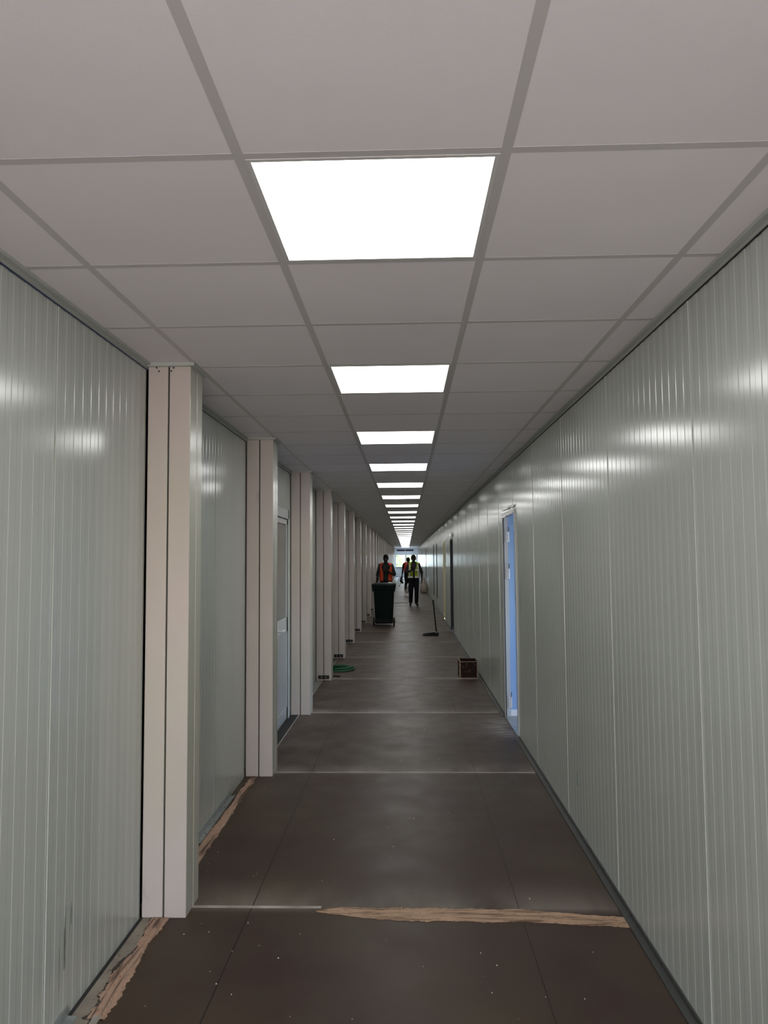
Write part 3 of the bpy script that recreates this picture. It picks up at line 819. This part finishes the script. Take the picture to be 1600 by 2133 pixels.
bx = thing('wooden_box', (.808, 10.00, 0), 'small open-topped dark plywood box beside the right wall', 'box')
bw, bd, bh, t_ = .250, .28, .200, .018
g = MB(); g.box(-bw / 2 + t_, bw / 2 - t_, -bd / 2, -bd / 2 + t_, 0, bh); g.build('side_board', 'box_dark', bx)
g = MB(); g.box(-bw / 2 + t_, bw / 2 - t_, bd / 2 - t_, bd / 2, 0, bh + .012); g.build('side_board', 'box_dark', bx)
for s_ in (-1, 1):
    g = MB(); a = s_ * bw / 2; g.box(min(a, a - s_ * t_), max(a, a - s_ * t_), -bd / 2 - .001, bd / 2, 0, bh + .012)
    o = g.build('side_board', ['box_dark', 'ply_edge'], bx)
    for p in o.data.polygons:
        if abs(p.normal.x) < .5: p.material_index = 1
g = MB(); g.box(-bw / 2 + t_, bw / 2 - t_, -bd / 2 - .001, -bd / 2 + t_, bh, bh + .006); g.build('raw_rim', 'ply_edge', bx)
g = MB(); g.box(-bw / 2 + t_, bw / 2 - t_, -bd / 2 + t_, bd / 2 - t_, 0.002, .02); g.build('bottom_board', 'box_dark', bx)
r_ = random.Random(4)
for _ in range(8):
    g = MB()
    x, z = r_.uniform(-.09, .09), r_.uniform(.06, .18)
    g.quad([(x, -bd / 2 - .0012, z), (x + r_.uniform(.004, .014), -bd / 2 - .0012, z + r_.uniform(-.01, .01)), (x + r_.uniform(.004, .014), -bd / 2 - .0012, z + .006), (x, -bd / 2 - .0012, z + .012)])
    g.build('chipped_spot', 'ply_edge', bx)

pts = []
for i in range(6 * 36 + 1):
    a = 2 * math.pi * i / 36; L_ = i / 36
    r_ = .185 + .03 * math.sin(L_ * 2.3) + .012 * math.sin(a * 3)
    pts.append((-.985 + .02 * math.sin(L_ * 1.7) + r_ * math.cos(a) * 1.05, 10.52 + r_ * math.sin(a) * .95, .011 + .014 * (L_ % 3) + .006 * math.sin(a * 2 + L_)))
for q in range(14): pts.append((-.775 + .008 * q - .0012 * q * q, 10.53 + .012 * q, .012))
g = MB(); g.tube(pts, .0085, 8)
tag(g.build('garden_hose', 'hose', smooth=True), 'coil of green hose lying on the floor between the fourth and fifth columns', 'hose')
g = MB(); g.box(-1.0, -.90, 9.93, 9.955, .001, .016)
tag(g.build('wood_offcut', 'box_dark'), 'short dark wooden offcut on the floor in front of the green hose', 'offcut')

bk = thing('bucket', (.02, 34.7, 0), 'white plastic bucket on the floor in the distance between the people', 'bucket')
g = MB(); g.lathe([(.11, 0), (.118, .01), (.15, .25), (.158, .252), (.158, .27), (.145, .27), (.112, .015), (.0005, .014)], 0, 0, 28); g.build('body', 'bucket', bk, smooth=False)
g = MB(); g.tube([(.155 * math.cos(t), -.02 - .05 * math.sin(t), .25 - .12 * math.sin(t)) for t in [math.pi * i / 16 for i in range(17)]], .004, 6); g.build('handle', 'bolt', bk)
rr = random.Random(21)
sk = thing('sack', (.77, 33.3, 0), 'beige half-full sack leaning against the right wall', 'sack')
g = MB(); rings = []
for z, r_ in ((0, .15), (.03, .20), (.15, .215), (.28, .205), (.40, .175), (.48, .14), (.54, .09), (.60, .035), (.66, .05), (.70, .07)):
    rings.append([((r_ + rr.uniform(-.02, .02)) * math.cos(2 * math.pi * k / 20) * .92 + (.05 if z > .5 else 0) * (z - .3), (r_ + rr.uniform(-.02, .02)) * math.sin(2 * math.pi * k / 20), z + rr.uniform(-.008, .008) * (z > 0)) for k in range(20)])
g.rings(rings); g.build('bag', 'sack', sk, subsurf=1, smooth=True)
g = MB(); g.tube([(.055 * math.cos(t) + .016, .055 * math.sin(t), .60) for t in [2 * math.pi * i / 16 for i in range(16)]], .012, 6, True); g.build('tie', 'ply_edge', sk)
g = MB(); g.tube([(-.9 + .03 * i + .02 * math.sin(i * .7), 25.55 + .022 * i + .06 * math.sin(i * .35), .006) for i in range(34)] + [(.12, 26.5, .006), (.18, 27.4, .006), (.1, 29.0, .006), (-.1, 31.5, .006)], .006, 6)
tag(g.build('cable', 'cable'), 'thin dark cable trailing across the floor behind the wheeled bin', 'cable')
# chips of plaster and wood on the floor
g = MB(); r_ = random.Random(33)
spots = [(-.2, 2.62), (.05, 2.95), (.62, 2.75), (.28, 3.05), (-.52, 3.0), (-.715, 3.05), (-.72, 2.82), (-.7, 3.28), (-.85, 3.2), (-.95, 3.18), (-.9, 3.27), (-1.04, 3.9), (-1.03, 4.05), (-1.05, 4.2), (-1.02, 3.8)]
for _ in range(46): spots.append((r_.uniform(-1.0, .9), 2.5 + r_.random() ** 1.5 * 7))
for x, y in spots:
    s_ = r_.uniform(.0015, .0042)
    a = r_.uniform(0, 3); p = [(x + s_ * math.cos(a + k * 2.1), y + s_ * math.sin(a + k * 2.1)) for k in range(3)]
    t = (x, y, .002 + s_)
    for i in range(3):
        u, v = p[i], p[(i + 1) % 3]
        g.bm.faces.new([g.bm.verts.new((u[0], u[1], .0010)), g.bm.verts.new((v[0], v[1], .0010)), g.bm.verts.new(t)])
tag(g.build('debris', 'chip'), 'tiny pale chips of debris scattered over the brown floor', 'debris', None, 'stuff')

# marks on the walls
g = MB(); r_ = random.Random(2)
def vpatch(mb, X, y0, y1, z0, z1, nx, seed):
    r = random.Random(seed)
    for i in range(nx):
        a = y0 + (y1 - y0) * i / nx; b_ = y0 + (y1 - y0) * (i + 1) / nx
        lo = z0 + r.uniform(0, .35) * (z1 - z0); hi = z1 - r.uniform(0, .35) * (z1 - z0)
        mb.quad([(X, a, lo), (X, b_, lo + r.uniform(-.01, .01)), (X, b_, hi + r.uniform(-.01, .01)), (X, a, hi)])
vpatch(g, XL + .0006, 2.585, 2.597, .16, .38, 3, 1); vpatch(g, XL + .0006, 2.635, 2.642, .25, .42, 2, 2); vpatch(g, XL + .0006, 2.55, 2.553, .10, .30, 1, 3)
g.build('scuff_mark', 'scuff', wlft)
g = MB(); g.box(XR - .0008, XR + .001, 4.362, 4.368, .27, .335); g.box(XR - .0008, XR + .001, 4.355, 4.375, .262, .275); g.build('pen_mark', 'marker', wr)

# ------------------------------------------------------------------ people
def hand(mb, w, d, side, palm_n, grip=.4, s=1.0):
    """w wrist, d direction of the fingers, side thumb direction"""
    w = Vector(w); d = Vector(d).normalized(); side = Vector(side).normalized(); n = Vector(palm_n).normalized()
    q = Matrix((side, d, n)).transposed()
    c = w + d * .045 * s
    mb.ell(c, (.040 * s, .050 * s, .016 * s), q, 14, 8)
    mb.cap(w - d * .01, w + d * .02, .026 * s, .026 * s, 10)
    L = (.068, .076, .071, .056)
    for i in range(4):
        b0 = w + d * .085 * s + side * (.027 - .018 * i) * s
        l_ = L[i] * s; a = grip
        d1 = (d * math.cos(a * .5) + n * math.sin(a * .5)); d2 = (d * math.cos(a * 1.6) + n * math.sin(a * 1.6)); d3 = (d * math.cos(a * 2.4) + n * math.sin(a * 2.4))
        p1 = b0 + d1 * l_ * .45; p2 = p1 + d2 * l_ * .32; p3 = p2 + d3 * l_ * .25
        mb.limb([b0 - d * .02 * s, p1, p2, p3], [.0095 * s, .009 * s, .0085 * s, .0075 * s], 8)
    t0 = w + d * .02 * s + side * .028 * s
    t1 = t0 + (side * .7 + d * .55 + n * .25).normalized() * .038 * s
    t2 = t1 + (side * .25 + d * .8 + n * .5).normalized() * .030 * s
    mb.limb([t0, t1, t2], [.013 * s, .011 * s, .009 * s], 8)

def person(loc, label, J, rz=0, vest='orange', shirt='dark_shirt', under=None, trousers='jeans', stripes=False, back=False, open_w=.30, scale=1.0, sleeve=.75, group=None):
    """J: joints dict in local metres; figure faces -y"""
    o = thing('person', loc, label, 'person', group, rz); o.scale = (scale,) * 3
    H = J['head']; N = Vector(J['neck']); hv = Vector(H)
    g = MB()
    # head: skull, jaw, nose, ears, brow; centre hv
    tl = Matrix.Rotation(J.get('nod', 0), 3, 'X')
    def hp(x, y, z): return hv + tl @ Vector((x, y, z))
    g.ell(hp(0, .012, .025), (.074, .092, .092), tl); g.ell(hp(0, -.018, -.035), (.058, .068, .075), tl)
    g.ell(hp(0, -.045, -.088), (.030, .030, .022), tl)
    g.cap(hp(0, -.092, .005), hp(0, -.106, -.028), .010, .016, 10)
    g.ell(hp(0, -.080, -.060), (.026, .014, .008), tl); g.ell(hp(0, -.080, -.073), (.022, .013, .008), tl)
    for s_ in (-1, 1):
        g.ell(hp(s_ * .076, .005, -.010), (.010, .020, .032), tl); g.ell(hp(s_ * .031, -.082, .016), (.024, .010, .007), tl)
        g.ell(hp(s_ * .030, -.078, .000), (.013, .009, .008), tl)
        g.ell(hp(s_ * .045, -.055, -.025), (.02, .02, .018), tl)
    g.limb([hp(0, .02, -.06), N - Vector((0, 0, .03))], [.050, .056])
    P_, C_ = Vector(J['pelvis']), Vector(J['chest'])
    g.ell(C_, (.150, .105, .17)); g.ell(C_ + Vector((0, 0, .10)), (.150, .085, .075)); g.limb([N - Vector((0, 0, .01)), Vector(J['shl'])], [.05, .046]); g.limb([N - Vector((0, 0, .01)), Vector(J['shr'])], [.05, .046]); g.ell(P_ + Vector((0, 0, .05)), (.150, .105, .13)); g.ell((P_ + C_) / 2, (.135, .096, .16))
    for k in ('l', 'r'):
        sh, el, wr_ = Vector(J['sh' + k]), Vector(J['el' + k]), Vector(J['wr' + k])
        g.limb([sh, el, wr_], [.046, .038, .026]); g.cap((el * .7 + wr_ * .3), wr_, .040, .026)
        hd = J['hand' + k]; hand(g, wr_, hd[0], hd[1], hd[2], hd[3])
        hi, kn, an, toe = (Vector(J[n_ + k]) for n_ in ('hi', 'kn', 'an', 'to'))
        g.limb([hi, kn, an], [.085, .055, .038]); g.cap(kn * .75 + an * .25, kn * .5 + an * .5, .056, .05)
        g.cap(an, toe, .036, .028)
    g.build('body', 'skin', o, smooth=True, remesh=.0065)
    # hair
    g = MB(); g.ell(hp(0, .022, .038), (.079, .094, .090), tl); hb = g.bm
    cut = hp(0, -.05, .035); nrm = tl @ Vector((0, -.55, -.72))
    bmesh.ops.bisect_plane(hb, geom=hb.verts[:] + hb.edges[:] + hb.faces[:], plane_co=cut, plane_no=nrm, clear_outer=True)
    g.build('hair', 'hair', o, smooth=True, solid=.01)
    # shirt
    g = MB(); e = .016
    g.ell(C_, (.152 + e, .105 + e, .17 + e)); g.ell(C_ + Vector((0, 0, .10)), (.150 + e, .085 + e, .072 + e)); g.limb([N - Vector((0, 0, .025)), Vector(J['shl'])], [.055, .056]); g.limb([N - Vector((0, 0, .025)), Vector(J['shr'])], [.055, .056]); g.ell((P_ + C_) / 2, (.14 + e, .10 + e, .18)); g.ell(P_ + Vector((0, 0, .09)), (.15 + e, .108 + e, .10))
    g.cap(N - Vector((0, 0, .05)), N - Vector((0, 0, .015)), .066, .060)
    for k in ('l', 'r'):
        sh, el, wr_ = Vector(J['sh' + k]), Vector(J['el' + k]), Vector(J['wr' + k])
        if sleeve >= 1: g.limb([sh, el, el.lerp(wr_, sleeve - 1)], [.059, .053, .045])
        else: g.limb([sh, sh.lerp(el, sleeve)], [.059, .060])
    g.build('shirt', shirt, o, smooth=True, remesh=.009)
    # trousers
    g = MB(); g.ell(P_ + Vector((0, 0, .0)), (.160, .118, .13))
    for k in ('l', 'r'):
        hi, kn, an = (Vector(J[n_ + k]) for n_ in ('hi', 'kn', 'an'))
        g.limb([hi, kn, an + Vector((0, 0, .03))], [.100, .074, .062])
    g.build('trousers', trousers, o, smooth=True, remesh=.010)
    for k in ('l', 'r'):
        an, toe = Vector(J['an' + k]), Vector(J['to' + k])
        g = MB(); d = (toe - an)
        g.cap(an + Vector((0, .02, -.02)), toe, .046, .036); g.cap(an, an + Vector((0, 0, .03)), .050, .050)
        g.build('shoe', 'shoe', o, smooth=True, remesh=.009)
    # vest: open shell around the torso
    def shell(z0, z1, a0, a1, off, nz=18, na=44, vneck=True, arm=True):
        m = MB(); rows = []
        for i in range(nz + 1):
            t = i / nz; z = z0 + (z1 - z0) * t
            f = t
            cx = P_.lerp(C_, min(1, max(0, (z - P_.z) / (C_.z - P_.z)))); 
            wx = .188 + .006 * math.sin(z * 30) + off; wy = .142 + off + .008 * math.sin(z * 22)
            if z > C_.z + .04:
                u = min(1, (z - C_.z - .04) / .17); wx *= (1 - .22 * u ** 2); wy *= (1 - .38 * u ** 1.6)
            row = []
            for j in range(na + 1):
                s_ = j / na
                gap = a0
                if vneck and z > C_.z - .06: gap = a0 + .42 * min(1, (z - C_.z + .06) / .22)
                if not vneck: gap = a0
                ang = gap + (2 * math.pi - 2 * gap) * s_ if a1 is None else a0 + (a1 - a0) * s_
                fold = .006 * math.sin(ang * 9 + z * 8)
                row.append((cx.x + (wx + fold) * math.sin(ang), cx.y - (wy + fold) * math.cos(ang), z))
            rows.append(row)
        m.rings(rows, False, False, closed=False)
        return m
    zt = C_.z + .215; zb_ = P_.z + .02
    v = shell(zb_, zt, open_w if not back else 0.02, None, 0)
    # cut arm holes
    kill = []
    for f in v.bm.faces:
        c = f.calc_center_median()
        for s_ in (-1, 1):
            q = Vector((C_.x + s_ * .19, C_.y, C_.z + .085))
            if abs(c.x - q.x) < .05 and abs(c.y - q.y) < .06 and abs(c.z - q.z) < .10: kill.append(f)
    bmesh.ops.delete(v.bm, geom=list(set(kill)), context='FACES')
    ve = v.build('vest', vest, o, smooth=True, solid=.007)
    # shoulder straps
    for s_ in (-1, 1):
        g = MB(); rows = []
        for i in range(9):
            t = i / 8; ang = math.pi * t
            y = C_.y - .098 * math.cos(ang); z = zt - .03 + .06 * math.sin(ang)
            rows.append([(C_.x + s_ * (.075 + .10 * u), y, z - .038 * u * u) for u in (0, .33, .66, 1)])
        g.rings(rows, False, False, closed=False)
        g.build('shoulder_strap', vest, ve, smooth=True, solid=.010)
    if stripes:
        for z0, z1 in ((zb_ + .0, zb_ + .055), (C_.z - .045, C_.z + .005)):
            shell(z0, z1, open_w, None, .006, 3, 44).build('reflective_strip', 'reflective', ve, smooth=True, solid=.004)
        for s_ in (-1, 1):
            rows = []
            for i in range(19):
                z = zb_ + (zt - .005 - zb_) * i / 18
                wx, wy = .196, .150
                if z > C_.z + .04:
                    u = min(1, (z - C_.z - .04) / .17); wx *= (1 - .22 * u ** 2); wy *= (1 - .38 * u ** 1.6)
                a_ = .80
                rows.append([(C_.x + wx * math.sin(s_ * (a_ + da)), C_.y - wy * math.cos(s_ * (a_ + da)), z) for da in (-.10, 0, .10, .2)])
            g = MB(); g.rings(rows, False, False, closed=False); g.build('reflective_strip', 'reflective', ve, smooth=True, solid=.004)
    return o

def pose(**kw):
    J = dict(head=(0, -.01, 1.555), neck=(0, .0, 1.44), chest=(0, 0, 1.20), pelvis=(0, 0, .90),
             shl=(.160, 0, 1.37), shr=(-.160, 0, 1.37), ell=(.225, .0, 1.09), elr=(-.225, 0, 1.09), wrl=(.25, -.05, .85), wrr=(-.25, -.05, .85),
             handl=((0, -.1, -1), (-.3, -1, 0), (-1, 0, 0), .5), handr=((0, -.1, -1), (.3, -1, 0), (1, 0, 0), .5),
             hil=(.085, 0, .88), hir=(-.085, 0, .88), knl=(.095, -.02, .48), knr=(-.095, -.02, .48), anl=(.10, .03, .09), anr=(-.10, .03, .09),
             tol=(.115, -.13, .04), tor=(-.115, -.13, .04), nod=0)
    J.update(kw); return J

# man behind the bin: right arm down to the bin, left hand raised to the chest
person((-.60, 21.5, 0), 'person in an open orange vest over dark clothes, behind the dark green wheeled bin',
       pose(nod=.18, elr=(-.235, .0, 1.08), wrr=(-.265, -.05, .84),
            ell=(.245, .03, 1.10), wrl=(.12, -.20, 1.17), handl=((-.85, -.3, .35), (0, -.4, .9), (-.2, 1, 0), .7)),
       vest='orange', shirt='grey_shirt', open_w=.42, sleeve=.95, scale=1.0, trousers='jeans')
# walking man in the lime vest
m2 = person((.235, 24.6, 0), 'person walking forward in a lime yellow vest with white reflective bands, holding a phone',
       pose(nod=.12, elr=(-.26, -.03, 1.10), wrr=(-.09, -.24, 1.17), handr=((.7, -.2, .65), (0, -.4, .9), (.2, 1, .1), .6),
            ell=(.27, .04, 1.10), wrl=(.27, -.02, .87),
            knl=(.09, -.05, .48), anl=(.09, .02, .09), tol=(.11, -.13, .04), knr=(-.09, -.02, .48), anr=(-.10, .12, .10), tor=(-.12, -.04, .035)),
       vest='lime', shirt='mauve_shirt', open_w=.16, stripes=True, sleeve=1.15, scale=1.0, rz=.05)
ph = thing('phone', (.235 - .055, 24.6 - .275, 1.21), 'dark phone in the raised hand of the person in the lime vest', 'phone')
g = MB(); g.box(-.036, .036, -.005, .004, -.04, .09); g.build('case', 'black_plastic', ph, bevel=.003)
g = MB(); g.box(-.033, .033, .004, .0052, -.036, .086); g.build('screen', 'gap', ph)
# third man, farther away, seen from the back, one foot lifted, carrying a tool
m3 = person((.075, 32.6, 0), 'farthest person, in a red orange vest and dark trousers, with one foot lifted',
       pose(head=(.0, -.05, 1.47), neck=(0, -.01, 1.37), chest=(0, 0, 1.15), shl=(.178, 0, 1.30), shr=(-.178, 0, 1.30),
            elr=(-.23, .05, 1.04), wrr=(-.24, .0, .80), ell=(.235, .02, 1.05), wrl=(.27, -.08, .82),
            knl=(.085, -.12, .50), anl=(.11, .12, .36), tol=(.12, .05, .22), knr=(-.07, -.08, .48), anr=(-.06, .0, .09), tor=(-.07, -.17, .04)),
       rz=math.pi, vest='red_orange', shirt='dark_shirt', back=True, sleeve=.5, scale=1.01)
# power drill / tool hanging from his hand on the image left side
dr = thing('carried_tool', (-.225, 32.5, .48), 'dark bulky tool with a dangling cord carried low beside the farthest person', 'tool')
g = MB(); g.cap((0, 0, .23), (-.02, -.02, .10), .05, .065, 12); g.cap((-.02, -.02, .10), (.05, 0, .02), .06, .045, 12); g.cap((0, 0, .23), (.03, 0, .36), .03, .022, 12)
g.build('housing', 'black_metal', dr, smooth=True, remesh=.012)
for q in range(3):
    g = MB(); g.tube([(-.03 + (.09 + .02 * q) * math.cos(t) + .03 * q - .03, .03 * q - .03 + .03 * math.sin(2 * t), .08 + .06 * q + (.10 - .015 * q) * math.sin(t)) for t in [2 * math.pi * i / 20 for i in range(20)]], .009, 6, True); g.build('cord_loop', 'cable', dr)
g = MB(); g.tube([(.05 - .16 * math.sin(t * .5), .02 * math.sin(t * 2), .02 - .12 * t / 3 + .05 * math.sin(t * 2)) for t in [i * .25 for i in range(20)]], .008, 6); g.build('cord', 'cable', dr)

# ------------------------------------------------------------------ outside the end window
g = MB(); g.box(-14, 14, Y_END + .1, Y_END + 40, -.3, -.1)
tag(g.build('yard', 'ground'), 'sandy ground outside the far end window', 'ground', None, 'structure')
def bush(x, y, h, w, seed, label):
    r = random.Random(seed)
    o = thing('tree', (x, y, -.1), label, 'tree', 'trees outside the end window')
    g = MB(); g.tube([(0, 0, 0), (.05, 0, h * .3), (0, .05, h * .55)], [.09, .07, .04], 8); g.build('trunk', 'ply_edge', o)
    g = MB()
    for _ in range(900):
        u = Vector((r.gauss(0, 1), r.gauss(0, 1), r.gauss(0, 1))).normalized() * r.uniform(.55, 1)
        c = Vector((u.x * w, u.y * w, h * .55 + u.z * h * .42))
        a = Vector((r.gauss(0, 1), r.gauss(0, 1), r.gauss(0, 1))).normalized() * .11; b_ = a.orthogonal().normalized() * .06
        g.quad([c - a, c - b_, c + a, c + b_])
    g.build('foliage', 'foliage', o)
bush(-1.1, Y_END + 5.0, 2.6, 1.0, 1, 'leafy green tree outside the left pane of the end window')
bush(.9, Y_END + 6.5, 2.9, 1.1, 2, 'leafy green tree outside the right pane of the end window')
bush(-.2, Y_END + 9, 2.2, 1.3, 3, 'leafy green tree farther out behind the window mullion')
